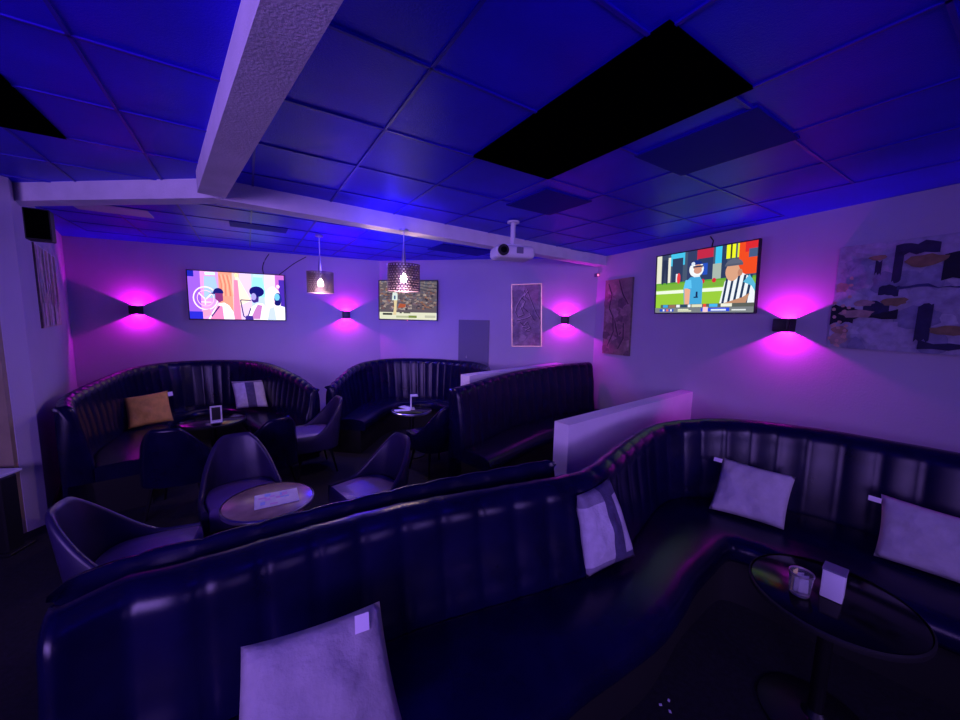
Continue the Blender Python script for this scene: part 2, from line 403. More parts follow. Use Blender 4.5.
# ------------------------------------------------------------------ chairs
def make_chair(label, loc, heading, group='dark tub chairs', m1='chairv', m2='chairin'):
    t = thing('tub_chair', label, 'chair', (loc[0], loc[1], 0), -math.radians(heading), group)
    plan = [(-.235,.20),(-.25,.06),(-.25,-.05),(-.235,-.15),(-.18,-.22),(-.09,-.25),(0,-.257),(.09,-.25),(.18,-.22),(.235,-.15),(.25,-.05),(.25,.06),(.235,.20)]
    P, L = resample(catmull(plan, 8), .022)
    vs = []; fs = []; N = len(P)
    def hh(s):
        x = abs(2*s/L-1)                         # 0 at the back, 1 at arm tips
        k = min(1, max(0, (x-.17)/.60)); k = (.5+.5*math.cos(PI*k))**1.15
        return .475+.355*k
    prof = 9; s = 0.
    for i, p in enumerate(P):
        if i: s += math.dist(P[i-1], p)
        a = Vector(P[max(0,i-1)]); b = Vector(P[min(N-1,i+1)]); tg = (b-a).normalized(); n = Vector((tg.y, -tg.x))
        if n.dot(Vector(p)-Vector((0,.05))) < 0: n = -n
        h = hh(s); zb = .30; kx = .30*max(0, (h-.475)/.355)
        for (o, z, fz) in ((-.018,zb,0),(-.018,(zb+h)/2,.4),(-.018,h-.03,.95),(-.012,h-.010,1),(0,h,1),(.014,h-.008,1),(.02,h-.03,.95),(.02,(zb+h)/2,.4),(.012,zb,0)):
            qv = Vector((p[0]*(1-kx*fz), p[1]))+n*o + Vector((0,-1))*.07*fz*max(0,(h-.475)/.355); vs.append((qv.x, qv.y, z))
    for i in range(N-1):
        for k in range(prof): fs.append((i*prof+k, i*prof+(k+1) % prof, (i+1)*prof+(k+1) % prof, (i+1)*prof+k))
    fs.append(tuple(reversed(range(prof)))); fs.append(tuple((N-1)*prof+k for k in range(prof)))
    MB().add(vs, fs).build('shell', M[m1], t, smooth=True, angle=60)
    poly = [(x*.91, y*.91+(.03 if y > .15 else 0)) for x, y in plan]
    pl, _ = resample(catmull(poly, 4), .04)
    mb = MB(); rings = [(.97,.315),(1.,.33),(1.,.43),(.985,.455),(.93,.472),(.5,.48)]
    vs = []; fs = []; n = len(pl)
    for k, z in rings: vs += [(x*k, y*k+.0, z) for x, y in pl]
    for i in range(len(rings)-1):
        for k in range(n): fs.append((i*n+k, i*n+(k+1) % n, (i+1)*n+(k+1) % n, (i+1)*n+k))
    fs.append(tuple(reversed(range(n)))); fs.append(tuple((len(rings)-1)*n+k for k in range(n)))
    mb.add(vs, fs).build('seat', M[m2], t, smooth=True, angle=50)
    MB().rbox(-.19,-.18,.285,.19,.17,.315,.008).build('seat_frame', M['metal'], t)
    for sx in (-1, 1):
        for sy in (-1, 1):
            MB().tube([(sx*.165, sy*.15, .30), (sx*.215, sy*.205-.01, 0)], [.016, .010]).build('leg', M['metal'], t, smooth=True)
    return t
chA = make_chair('dark tub chair facing the camera behind the round brown table', (-1.755,2.60), 141)
def chair_at(label, loc, heading): return dup(chA, (loc[0], loc[1], 0), -math.radians(heading), label)
chair_at('dark tub chair right of the round brown table, its lit seat facing left', (-.85,2.70), 225)
chair_at('dark tub chair left of the round brown table, half hidden by the bench sofa', (-1.81,1.87), 62)
chair_at('dark tub chair facing left in the gap between the two curved sofas', (-1.92,4.08), 232)
chB = make_chair('black tub chair seen from behind at the end of the straight bench sofa', (-.52,4.17), 318, 'black tub chairs', 'leather', 'leather')
dup(chB, (-2.72,3.22,0), -math.radians(338), 'black tub chair seen from behind, between orange pillow and the round brown table')
dup(chB, (-2.12,3.50,0), -math.radians(305), 'black tub chair seen from behind, below the far plaid pillow')

# ------------------------------------------------------------------ tables
def make_table(label, loc, r=.27, z=.60, top='wood', group=None, rim='steel'):
    t = thing('round_table', label, 'table', (loc[0], loc[1], 0), 0, group)
    MB().lathe([(r-.012,z-.028),(r-.004,z-.024),(r-.004,z-.004),(r-.012,z)], 56).build('tabletop', M[top], t, smooth=True, angle=30)
    MB().lathe([(r-.004,z-.027),(r+.004,z-.024),(r+.005,z-.014),(r+.004,z-.004),(r-.003,z+.0015)], 56, caps=False).build('rim', M[rim], t, smooth=True)
    MB().lathe([(.028,.03),(.028,z-.06),(.05,z-.04),(.09,z-.026)], 20).build('pedestal', M['metal'], t, smooth=True)
    MB().lathe([(r*.72,0),(r*.72,.012),(r*.6,.022),(.05,.035),(.03,.06)], 40).build('base', M['metal'], t, smooth=True)
    return t
make_table('small round brown-topped table with a menu lying on it', (-1.345,2.24), .262, .60, 'wood')
make_table('small round black table in front of the curved sofa under the small screen', (-.87,4.62), .25, .60, 'gloss')
make_table('round black table in front of the far left curved sofa', (-2.92,3.90), .30, .62, 'gloss', rim='blackp')
make_table('glossy round black table before the right sofa, bearing a glass and napkin dispenser', (1.57,1.48), .29, .62, 'gloss', rim='blackp')

# menu on the brown table
cm = Vector((-1.30,2.25)); t = thing('menu', 'glossy menu leaflet lying on the round brown table', 'menu', (cm.x, cm.y, .6015), math.radians(31))
sh = MB().rbox(-.125,-.10,0,.125,.10,.006,.0025,1).build('sheet', M['paper'], t)
pm = [mat('menu_ink_blue', (.10,.16,.65), .4), mat('menu_ink_sky', (.35,.55,.85), .4), mat('menu_ink_pink', (.75,.4,.7), .4)]
mb = MB(); rr = random.Random(3)
for k in range(10):
    x = rr.uniform(-.11,.07); y = rr.uniform(-.08,.05); mb.box(x, y, .006, x+rr.uniform(.02,.05), y+rr.uniform(.015,.04), .0066+.0001*k, rr.randrange(3))
o = mb.build('printed_patches', pm, sh); o['label'] = 'blue and pink printed patches'

# table tents
def stand(label, loc, heading, z, s=1., dark=False):
    t = thing('menu_stand', label, 'menu stand', (loc[0], loc[1], z), -math.radians(heading))
    w, h = .10*s, .17*s
    if dark:
        MB().rbox(-w/2,-.05,0,w/2,.05,.012,.003,1).build('base', M['white'], t)
        mb = MB().box(-w/2,-.006,.012,-w/2+.014,.006,h).box(w/2-.014,-.006,.012,w/2,.006,h).box(-w/2+.014,-.006,h-.014,w/2-.014,.006,h).box(-w/2+.014,-.006,.012,w/2-.014,.006,.026)
        mb.build('frame', M['white'], t)
        MB().box(-w/2+.014,-.003,.026,w/2-.014,.003,h-.014).build('card', M['blackp'], t)
    else:
        MB().rbox(-.02,-.06,0,.09,.06,.01,.003,1).build('base', M['white'], t)
        MB().rbox(.02,-.055,.01,.034,.055,h+.03,.004,1).build('upright', M['white'], t)
        MB().rbox(-.06,-.055,h+.018,.02,.055,h+.03,.004,1).build('top_tray', M['white'], t)
    return t
stand('dark card in a white frame standing on the far left black table', (-2.82,3.82), 143, .62, 1.05, True)
stand('white bracket-shaped holder on the small black table', (-.86,4.66), 165, .60, .9)
for k, (x, y, a) in enumerate(((-.98,4.56,20),(-.95,4.68,-35))):
    o = MB().rbox(-.10,-.05,0,.10,.05,.005,.002,1).build('leaflet', M['paper'], loc=(x, y, .602+.0055*k), rotz=math.radians(a))
    tag(o, ('white leaflet flat on the small black table, the lower one' if k == 0 else 'white leaflet lying on top of another on the small black table'), 'leaflet', 'leaflets')

# front table items
t = thing('napkin_dispenser', 'white napkin dispenser with dark top on the glossy front table', 'dispenser', (1.565,1.475,.6215), -math.radians(-47-90+180+8))
MB().rbox(-.036,-.036,0,.036,.036,.125,.005,2).build('body', M['white'], t, smooth=True)
MB().rbox(-.039,-.039,.125,.039,.039,.132,.003,2).build('top_cover', M['panel'], t)
t = thing('glass_tumbler', 'glass tumbler with sugar packets left of the napkin dispenser', 'glass', (1.435,1.49,.6215))
MB().lathe([(.033,0),(.036,.004),(.043,.095),(.0405,.095),(.034,.012),(.001,.010)], 28, caps=False).build('glass', M['glass'], t, smooth=True)
MB().lathe([(.0425,.093),(.0445,.095),(.0435,.101),(.041,.101),(.040,.095)], 28, caps=False).build('rim', M['steel'], t, smooth=True)
for k, (x, y, a, m) in enumerate(((-.012,.005,15,'paper'),(.010,-.004,-12,'paper'),(-.016,.016,25,'yellow'),(.004,.014,-5,'paper'))):
    MB().rbox(x-.018,y-.002,.014,x+.018,y+.002,.088+(.022 if m == 'yellow' else 0),.0015,1).build('sugar_packet', M[m], t, rotz=math.radians(a))

# scraps on the carpet
for (x, y) in ((.78,1.65),(.82,1.59),(.74,1.56),(.91,1.57),(.94,1.54),(.96,1.59),(.70,1.52)):
    a = random.uniform(0, 3)
    o = MB().prism([(-.008,-.004),(.005,-.006),(.009,.003),(-.004,.006)], 0, .002).build('paper_scrap', M['scrap'], loc=(x-.02, y-.04, .001), rotz=a)
    tag(o, 'tiny pale scrap of paper on the dark carpet before the foreground sofa', 'scrap', 'paper scraps on the carpet')

# ------------------------------------------------------------------ wall-hung things
def wallframe(p, xdir, off=0.):
    x = Vector(xdir).normalized(); n = Vector((x.y, -x.x))          # n points into the room
    p = Vector(p[:2]) + n*off
    return p, math.atan2(x.y, x.x)
RX = (rdir.x, rdir.y); BX = tuple((c2-c1).normalized()); MX = tuple((c3-c2).normalized()); LX = tuple((c1-q2).normalized())

class Pic:
    """flat picture: coloured shapes on a w x h panel, each a hair above the last"""
    def __init__(s, w, h, y=0., eps=.00015): s.w, s.h, s.y, s.e = w, h, y, eps; s.mb = MB(); s.mats = []; s.idx = {}; s.n = 0
    def col(s, key, maker):
        if key not in s.idx: s.idx[key] = len(s.mats); s.mats.append(maker(key))
        return s.idx[key]
    def poly(s, pts, key, maker):
        mi = s.col(key, maker); s.n += 1; y = s.y - s.e*s.n
        P = [((min(1,max(0,a))-.5)*s.w, y, (min(1,max(0,b))-.5)*s.h) for a, b in pts]
        s.mb.add(P, [tuple(range(len(P)))], mi)
    def rect(s, a, b, c, d, key, maker): s.poly([(a,b),(c,b),(c,d),(a,d)], key, maker)
    def ell(s, cx, cy, rx, ry, key, maker, n=20, a0=0, a1=360):
        s.poly([(cx+rx*math.cos(math.radians(a0+(a1-a0)*k/n)), cy+ry*math.sin(math.radians(a0+(a1-a0)*k/n))) for k in range(n if a1-a0 == 360 else n+1)], key, maker)
    def ring(s, cx, cy, rx, ry, t, key, maker, n=24, a0=0, a1=360):
        for k in range(n):
            A = math.radians(a0+(a1-a0)*k/n); B = math.radians(a0+(a1-a0)*(k+1)/n)
            s.n -= 1 if k else 0
            s.poly([(cx+rx*math.cos(A),cy+ry*math.sin(A)),(cx+rx*math.cos(B),cy+ry*math.sin(B)),(cx+rx*(1-t)*math.cos(B),cy+ry*(1-t)*math.sin(B)),(cx+rx*(1-t)*math.cos(A),cy+ry*(1-t)*math.sin(A))], key, maker)
    def stroke(s, pts, t, key, maker):
        asp = s.w/s.h
        for k, ((a,b),(c,d)) in enumerate(zip(pts, pts[1:])):
            dx, dy = (c-a)*asp, d-b; l = math.hypot(dx, dy) or 1; nx, ny = -dy/l*t/asp, dx/l*t
            s.n -= 1 if k else 0
            s.poly([(a-nx,b-ny),(c-nx,d-ny),(c+nx,d+ny),(a+nx,b+ny)], key, maker)
    def build(s, name, parent):
        me = bpy.data.meshes.new(name); me.from_pydata(s.mb.v, [], s.mb.f)
        for m in s.mats: me.materials.append(m)
        me.polygons.foreach_set('material_index', s.mb.mi); me.update()
        o = bpy.data.objects.new(name, me); COL.objects.link(o); o.parent = parent; return o
_ec = {}
SCR = 1.1
def E8(key):
    if key not in _ec: _ec[key] = emis('screen_%d_%d_%d' % key, s2l(*key), SCR)
    return _ec[key]

def tv(name, label, p, xdir, z, w, h, tilt=0., off=.06):
    P, rz = wallframe(p, xdir, off)
    t = thing(name, label, 'television', (P.x, P.y, z), rz)
    t.rotation_euler = (math.radians(tilt), 0, rz)
    mb = MB(); mb.rbox(-w/2,-.002,-h/2,w/2,.03,h/2,.004,1); b = .012
    mb.box(-w/2,-.010,-h/2,-w/2+b,0,h/2).box(w/2-b,-.010,-h/2,w/2,0,h/2).box(-w/2+b,-.010,h/2-b,w/2-b,0,h/2).box(-w/2+b,-.010,-h/2,w/2-b,0,-h/2+b*1.4)
    mb.build('bezel', M['bezel'], t)
    MB().box(-.15,.03,-.12,.15,off-.002,.12).build('wall_bracket', M['metal'], t)
    return t, Pic(w-2*b, h-2*b, -.0025)

# -- football game, right wall
rw0 = Vector((2.842, 3.434))
def rw(y): return (rw0.x + .4245*(rw0.y-y), y)
t, pic = tv('television', 'television on the right wall showing a football player and a striped referee', (2.512,4.212), RX, 2.262, 1.20, .72, 3.)
g = E8
pic.rect(0,0,1,1,(150,200,60),g); pic.rect(0,.40,1,.52,(120,175,60),g); pic.rect(0,.33,1,.385,(235,245,225),g)
pic.rect(0,.50,1,1,(70,85,110),g)
for a, b, c, d, k in ((0,.52,.06,1,(225,225,205)),(.06,.50,.14,1,(55,65,95)),(.14,.52,.17,.95,(230,230,215)),(.17,.80,.33,1,(70,190,230)),(.19,.5,.31,.92,(45,60,95)),(.235,.5,.265,.66,(225,235,240)),
    (.36,.5,.46,1,(50,60,100)),(.46,.85,.62,1,(190,40,70)),(.47,.5,.62,.86,(45,60,100)),(.52,.6,.57,.78,(40,80,190)),(.64,.74,.70,1,(60,190,235)),(.62,.5,.70,.75,(165,180,170)),(.70,.5,.75,1,(45,60,95)),
    (.74,.8,.775,1,(235,240,40)),(.79,.8,.82,1,(235,240,40)),(.835,.8,.855,1,(220,230,50)),(.775,.8,.79,1,(50,60,40)),(.85,.55,1,1,(235,75,35)),(.9,.86,1,1,(215,40,50)),(.93,.78,1,.90,(70,90,130)),(.0,.495,1,.52,(95,165,50))):
    pic.rect(a,b,c,d,k,g)
pic.poly([(.07,.5),(.085,.5),(.105,.80),(.125,.5),(.14,.5),(.13,.92),(.075,.92)],(40,50,80),g)
pic.ell(.27,.58,.02,.09,(230,60,70),g); pic.ell(.53,.50,.02,.035,(210,40,60),g); pic.ell(.64,.50,.02,.035,(210,40,60),g)
# player
pic.poly([(.345,.12),(.53,.12),(.53,.50),(.50,.58),(.40,.58),(.345,.50),(.33,.40)],(70,165,215),g)
pic.poly([(.35,.12),(.40,.12),(.405,.38),(.34,.42)],(230,170,140),g)
pic.poly([(.33,.40),(.42,.40),(.41,.54),(.35,.54)],(95,195,240),g)
pic.rect(.465,.24,.485,.34,(25,45,90),g); pic.rect(.445,.24,.49,.26,(25,45,90),g)
pic.ell(.46,.70,.075,.125,(235,240,245),g); pic.ell(.455,.755,.07,.085,(25,50,130),g,16,10,170); pic.ell(.475,.70,.048,.075,(205,150,130),g)
pic.ring(.475,.675,.056,.075,.25,(240,245,250),g,12,150,390); pic.stroke([(.425,.74),(.53,.74)],.012,(35,45,80),g); pic.rect(.44,.575,.50,.605,(225,235,240),g)
pic.ell(.425,.79,.02,.03,(215,225,240),g)
# referee
pic.poly([(.70,.12),(1.0,.12),(1.0,.28),(.96,.50),(.88,.58),(.80,.58),(.74,.46)],(235,240,245),g)
for k in range(5):
    a = .72+.05*k; pic.poly([(a,.13),(a+.022,.13),(a+.055,.54),(a+.035,.54)],(35,55,90),g)
pic.poly([(.90,.44),(.97,.38),(1.,.30),(1.,.40),(.95,.54)],(90,180,215),g)
pic.ell(.805,.60,.062,.135,(215,160,130),g); pic.ell(.815,.70,.075,.085,(95,100,120),g,16,0,180); pic.rect(.735,.685,.89,.715,(85,90,110),g); pic.ell(.87,.58,.02,.05,(190,130,105),g)
pic.poly([(.70,.12),(.93,.12),(.96,.28),(.90,.22),(.80,.17)],(190,140,110),g)
# score bars
pic.rect(0,.0,1,.085,(120,125,130),g); pic.rect(.07,.085,1,.14,(90,95,90),g)
for a, b, c, d, k in ((.10,.09,.16,.135,(60,160,225)),(.17,.09,.25,.135,(150,110,90)),(.26,.09,.30,.135,(235,240,250)),(.31,.09,.38,.135,(45,70,100)),(.39,.09,.42,.135,(235,240,250)),(.43,.09,.54,.135,(220,220,190)),(.55,.09,.58,.14,(235,75,60)),
    (.61,.09,.69,.135,(70,180,240)),(.72,.09,.82,.138,(235,235,215)),(.06,.02,.23,.065,(40,80,200)),(.10,.025,.12,.06,(240,240,250)),(.14,.025,.17,.06,(230,120,90)),(.19,.025,.21,.06,(240,240,250)),
    (.28,.045,.40,.062,(230,235,200)),(.28,.02,.43,.038,(230,235,200)),(.53,.02,.80,.075,(40,75,225)),(.55,.01,.60,.09,(240,200,210)),(.63,.03,.77,.055,(225,235,250)),(.82,.03,.94,.05,(225,230,230))):
    pic.rect(a,b,c,d,k,g)
o = pic.build('screen', t)

# -- musicians, back wall
g = lambda key: _mus(key)
_mc = {}
def _mus(key):
    if key not in _mc: _mc[key] = emis('stage_%d_%d_%d' % key, s2l(*key), 1.45)
    return _mc[key]
t, pic = tv('television', 'television on the far left wall showing three musicians under stage lights', (-3.83,5.845), BX, 2.045, 1.30, .745, 0.)
pic.rect(0,0,1,1,(205,150,235),g)
for a, c, k in ((0,.12,(150,90,225)),(.12,.22,(225,150,220)),(.30,.44,(240,150,130)),(.44,.52,(250,190,190)),(.52,.64,(225,195,245)),(.64,.78,(185,205,250)),(.78,.90,(235,205,240)),(.90,1,(190,100,200))): pic.rect(a,0,c,1,k,g)
pic.rect(0,.88,.06,1,(25,30,170),g); pic.rect(0,0,.13,.16,(40,40,200),g); pic.rect(.94,.0,1.,.9,(70,40,170),g)
pic.poly([(.16,.9),(.27,.9),(.31,.45),(.15,.45)],(160,190,245),g); pic.rect(.17,.93,.27,.985,(200,250,250),g)
pic.poly([(.475,.93),(.50,.93),(.63,.42),(.50,.30)],(255,235,205),g); pic.ell(.485,.95,.018,.04,(255,240,170),g)
pic.poly([(.66,.93),(.76,.93),(.80,.5),(.62,.5)],(150,225,245),g); pic.rect(.67,.93,.76,.985,(190,250,250),g)
for k in range(6): pic.stroke([(.31+.02*k,.95),(.33+.02*k,.75),(.32+.025*k,.5)],.008,((235,110,90),(250,180,150))[k % 2],g)
pic.poly([(.44,.0),(.52,.0),(.50,.85),(.46,.85)],(230,130,175),g)
pic.ell(.87,.45,.09,.30,(255,225,245),g)
pic.ring(.165,.44,.125,.25,.10,(255,225,250),g); pic.ring(.165,.44,.085,.17,.08,(255,200,240),g); pic.stroke([(.10,.55),(.16,.42),(.16,.30)],.012,(255,225,250),g); pic.stroke([(.23,.55),(.17,.42)],.012,(255,225,250),g); pic.stroke([(.12,.36),(.22,.36)],.010,(255,225,250),g)
# left player in cap
pic.poly([(.18,.0),(.45,.0),(.44,.16),(.40,.30),(.35,.36),(.29,.34),(.24,.20)],(255,245,255),g); pic.poly([(.20,.0),(.34,.0),(.33,.28),(.28,.30)],(225,130,185),g)
pic.poly([(.26,.44),(.30,.36),(.34,.40),(.34,.56),(.26,.56)],(130,50,120),g); pic.ell(.295,.57,.052,.095,(25,25,110),g,16,-10,190); pic.poly([(.20,.545),(.26,.53),(.26,.58)],(25,25,110),g)
pic.stroke([(.30,.28),(.215,.06)],.012,(40,30,120),g); pic.poly([(.14,.04),(.22,.10),(.20,.22),(.13,.18)],(240,150,190),g)
# middle sax player
pic.poly([(.58,.0),(.84,.0),(.82,.20),(.76,.36),(.70,.37),(.62,.26)],(255,250,255),g); pic.poly([(.62,.02),(.72,.02),(.75,.32),(.70,.34),(.66,.2)],(190,120,190),g)
pic.poly([(.635,.42),(.66,.37),(.71,.40),(.72,.60),(.64,.58)],(60,40,130),g); pic.ell(.695,.62,.08,.115,(20,20,110),g); pic.ell(.66,.51,.028,.075,(160,150,225),g)
pic.stroke([(.63,.425),(.52,.43),(.53,.28),(.545,.08),(.575,.04),(.60,.12),(.625,.26)],.011,(50,30,110),g); pic.poly([(.56,.0),(.65,.0),(.64,.09),(.57,.09)],(60,40,140),g)
# right man
pic.poly([(.82,.0),(1,0),(1,.30),(.93,.34),(.90,.30)],(235,240,255),g); pic.ell(.925,.48,.042,.135,(35,40,140),g); pic.ell(.915,.52,.030,.08,(110,190,230),g); pic.ell(.92,.385,.036,.06,(20,20,100),g)
pic.poly([(.80,.0),(.90,.0),(.88,.30),(.83,.26)],(190,205,240),g)
pic.ell(.93,.75,.02,.04,(255,210,225),g)
pic.build('screen', t)

# -- crowd and lone figure, middle wall
g = E8
t, pic = tv('television', 'small television behind the nearer hanging lamp showing one standing figure before a crowd', (-1.285,6.565), MX, 2.075, 1.11, .70, 0.)
pic.rect(0,0,1,1,(95,85,95),g)
rc = random.Random(12); pal = [(130,112,112),(75,68,84),(150,130,126),(112,82,86),(168,152,148),(86,84,104),(58,52,68),(118,96,112),(104,104,122),(140,98,84)]
for k in range(420):
    x, y = rc.random(), .26+.74*rc.random(); pic.n = 1+(k % 8)
    pic.poly([(x-rc.uniform(.015,.035),y-.01),(x+rc.uniform(.01,.03),y-rc.uniform(.01,.03)),(x+rc.uniform(.01,.04),y+rc.uniform(.015,.035)),(x-rc.uniform(.0,.03),y+rc.uniform(.01,.04))], pal[rc.randrange(10)], g)
pic.n = 10
for k in range(7): pic.poly([(.66,.80+.03*k),(1,.68+.05*k),(1,.70+.05*k),(.66,.815+.03*k)],((60,60,75),(110,105,110))[k % 2],g)
pic.poly([(.33,.30),(.46,.32),(.47,.40),(.36,.42)],(175,85,60),g)
pic.rect(0,.0,1,.19,(225,225,200),g); pic.rect(.06,.115,.23,.165,(40,40,45),g); pic.rect(.36,.165,.40,.19,(60,60,60),g); pic.rect(.43,.165,.55,.19,(90,90,80),g); pic.rect(.30,.05,.52,.10,(180,185,150),g); pic.rect(.52,.05,.66,.11,(120,140,70),g); pic.rect(.80,.06,.98,.12,(190,190,170),g)
pic.poly([(.245,.12),(.30,.12),(.315,.50),(.325,.62),(.255,.62),(.265,.35)],(225,205,160),g); pic.poly([(.225,.50),(.325,.50),(.325,.68),(.29,.72),(.24,.70)],(215,230,225),g); pic.rect(.262,.53,.29,.62,(60,90,140),g); pic.ell(.275,.74,.022,.04,(225,190,165),g)
pic.build('screen', t)
o = MB().box(-.006,-.014,-.356,.006,-.008,-.347).build('standby_light', M['led'], t); o['label'] = 'tiny red standby light'

# cables running from the screens up to the ceiling
def cable(label, pts, rad=.006):
    c = Vector(pts[0]); o = MB().tube([(Vector(p)-c)[:] for p in resample(catmull(pts, 8), .05, 3)[0]], rad, 6).build('cable', M['blackp'], loc=c, smooth=True)
    return tag(o, label, 'cable')
def bw(s, z, o=.012):     # point on the back wall, s metres from the left corner
    p = c1+Vector(BX)*s+Vector((BX[1],-BX[0]))*o; return (p.x, p.y, z)
cable('thin black cable hanging above the musicians screen, the left one', [bw(2.36,2.40),bw(2.34,2.50),bw(2.37,2.62),bw(2.44,2.74)])
cable('thin black cable running slantwise from the musicians screen, the right one', [bw(2.55,2.40),bw(2.66,2.50),bw(2.80,2.62),bw(2.98,2.74)])
pr = Vector(rw(4.15)); nr = Vector((rdir.y, -rdir.x)); pr2 = pr+nr*.012
cable('short black cable between the football screen and the ceiling', [(pr2.x,pr2.y,2.64),(pr2.x+.01,pr2.y+.0,2.70),(pr2.x-.01,pr2.y+.03,2.75)])

# ------------------------------------------------------------------ sconces
def sconce(label, p, xdir, z, watts):
    P, rz = wallframe(p, xdir, .001)
    t = thing('wall_sconce', label, 'wall lamp', (P.x, P.y, z), rz, 'up and down wall sconces')
    mb = MB(); hw = .047
    mb.box(-.062,-.006,-.06,.062,0,.06)                      # back plate
    mb.box(-.062,-.098,-.06,-hw,-.006,.06).box(hw,-.098,-.06,.062,-.006,.06)
    mb.rbox(-.062,-.132,-.06,.062,-.098,.06,.012,3)
    mb.box(-hw,-.098,-.018,hw,-.006,.018)
    mb.build('housing', M['sconce'], t, smooth=True, angle=35)
    for s in (1, -1):
        MB().rbox(-.02,-.095,min(s*.018,s*.030),.02,-.075,max(s*.018,s*.030),.001,1).build('lens', M['lens'], t)
        ld = bpy.data.lights.new('sconce_beam', 'POINT'); ld.energy = watts; ld.color = (.9, .004, 1.); ld.shadow_soft_size = .003
        lo = bpy.data.objects.new('sconce_beam', ld); COL.objects.link(lo); lo.parent = t; lo.location = (0, -.085, s*.036)
    return t
SW = 12.5
sconce('wall sconce on the far left wall, above the orange pillow', (-4.996,5.351), BX, 1.80, SW)
sconce('small wall sconce between the musicians screen and the small screen', (-2.375,6.464), BX, 1.80, SW)
sconce('wall sconce between the two narrow gold-framed pictures at the far corner', (1.362,5.952), MX, 1.795, SW)
sconce('wall sconce on the right wall between football screen and abstract canvas', (2.852,3.411), RX, 1.795, SW)

# ------------------------------------------------------------------ pictures
_dc = {}
def D8(key):
    if key not in _dc: _dc[key] = mat('paint_%d_%d_%d' % key, s2l(*key), .7, noise=.25, nscale=18, bump=.4, bscale=50)
    return _dc[key]
def canvas(label, p, xdir, z, w, h, depth=.035, frame=None, roll=0.):
    P, rz = wallframe(p, xdir, .001)
    t = thing('wall_art', label, 'picture', (P.x, P.y, z), rz)
    t.rotation_euler = (0, math.radians(roll), rz)
    if frame:
        mb = MB(); b = .014; d = depth+.008
        mb.box(-w/2,-d,-h/2,-w/2+b,0,h/2).box(w/2-b,-d,-h/2,w/2,0,h/2).box(-w/2+b,-d,h/2-b,w/2-b,0,h/2).box(-w/2+b,-d,-h/2,w/2-b,0,-h/2+b)
        mb.build('frame', M[frame], t); w -= 2*b; h -= 2*b
    MB().box(-w/2,-depth,-h/2,w/2,0,h/2).build('canvas', D8((120,105,95)), t)
    return t, Pic(w, h, -depth-.0005, .0002)
def blob(pic, cx, cy, rx, ry, key, rnd, n=14, j=.35):
    pic.poly([(cx+rx*(1-j*rnd.random())*math.cos(2*PI*k/n), cy+ry*(1-j*rnd.random())*math.sin(2*PI*k/n)) for k in range(n)], key, D8)

t, pic = canvas('large abstract canvas of grey, navy and gold patches at the right edge', (3.215,2.55), RX, 2.03, 1.22, .82)
rn = random.Random(5); k_ = D8
pic.rect(0,0,1,1,(170,168,185),k_)
for i in range(46):
    x, y = rn.random(), rn.random(); blob(pic, x, y, rn.uniform(.05,.14), rn.uniform(.06,.16), ((150,150,172),(190,188,200),(165,160,178),(135,135,160),(178,172,190))[rn.randrange(5)], rn)
navy, blk, gold, pk = (38,38,72), (22,22,40), (142,120,80), (180,150,138)
for (a,b,c,d,k) in ((.27,.62,.31,.93,navy),(.27,.86,.45,.96,navy),(.22,.50,.31,.60,navy),(.30,.555,.55,.585,(60,60,110)),(.47,.62,.72,.85,blk),(.55,.78,.80,.93,blk),(.62,.46,.72,.56,navy),(.40,.10,.46,.42,navy),(.12,.30,.32,.38,blk),(.16,.34,.28,.46,navy),(0,.24,.12,.42,blk),
                    (.42,.04,.78,.10,navy),(.80,.30,.92,.60,navy),(.86,.70,1.,.80,navy),(.19,.70,.22,.84,navy)):
    n = 6; top = [(a+(c-a)*i/n, d+rn.uniform(-.025,.015)) for i in range(n+1)]; bot = [(a+(c-a)*i/n, b+rn.uniform(-.015,.025)) for i in range(n, -1, -1)]; pic.poly(bot[::-1]+top[::-1], k, k_)
for (x,y,rx,ry,k) in ((.40,.80,.10,.065,gold),(.30,.45,.07,.05,gold),(.53,.20,.09,.05,gold),(.78,.74,.08,.06,gold),(.70,.22,.10,.045,gold),(.20,.86,.05,.03,(150,125,90)),(.13,.34,.10,.05,pk),(.16,.44,.06,.035,pk),(.05,.09,.06,.07,pk),(.04,.60,.04,.06,pk),(.06,.18,.05,.05,(170,130,110))):
    blob(pic, x, y, rx, ry, k, rn)
for i in range(26): blob(pic, rn.uniform(0,.10), rn.uniform(.02,.70), .014, .02, (215,170,150), rn, 8)
pic.build('painted_surface', t)

t, pic = canvas('narrow gold-framed relief picture of intertwined pale lines on the middle wall', (.756,6.092), MX, 1.855, .50, 1.03, .02, 'brass', -2.2)
pic.rect(0,0,1,1,(172,148,152),k_)
for i in range(30): blob(pic, rn.random(), rn.random(), rn.uniform(.08,.22), rn.uniform(.04,.12), ((160,138,146),(182,158,162),(150,128,140),(192,168,168))[rn.randrange(4)], rn)
for pts in ([(.40,.92),(.45,.86),(.30,.78),(.15,.66),(.10,.56),(.18,.48),(.40,.52),(.30,.62),(.38,.70)],[(.50,.93),(.60,.80),(.72,.66),(.82,.54),(.95,.44)],[(.30,.80),(.45,.74),(.36,.64),(.55,.56),(.66,.50),(.50,.46),(.30,.44),(.12,.42)],
            [(.25,.40),(.40,.34),(.50,.40),(.62,.30),(.45,.26),(.60,.24)],[(.55,.90),(.42,.82),(.55,.76)],[(.58,.56),(.70,.46),(.78,.42)],[(.35,.32),(.52,.30)]):
    pic.stroke(pts, .006, (235,212,205), k_); pic.stroke([(a+.02,b-.008) for a, b in pts], .006, (85,68,85), k_)
pic.build('painted_surface', t)

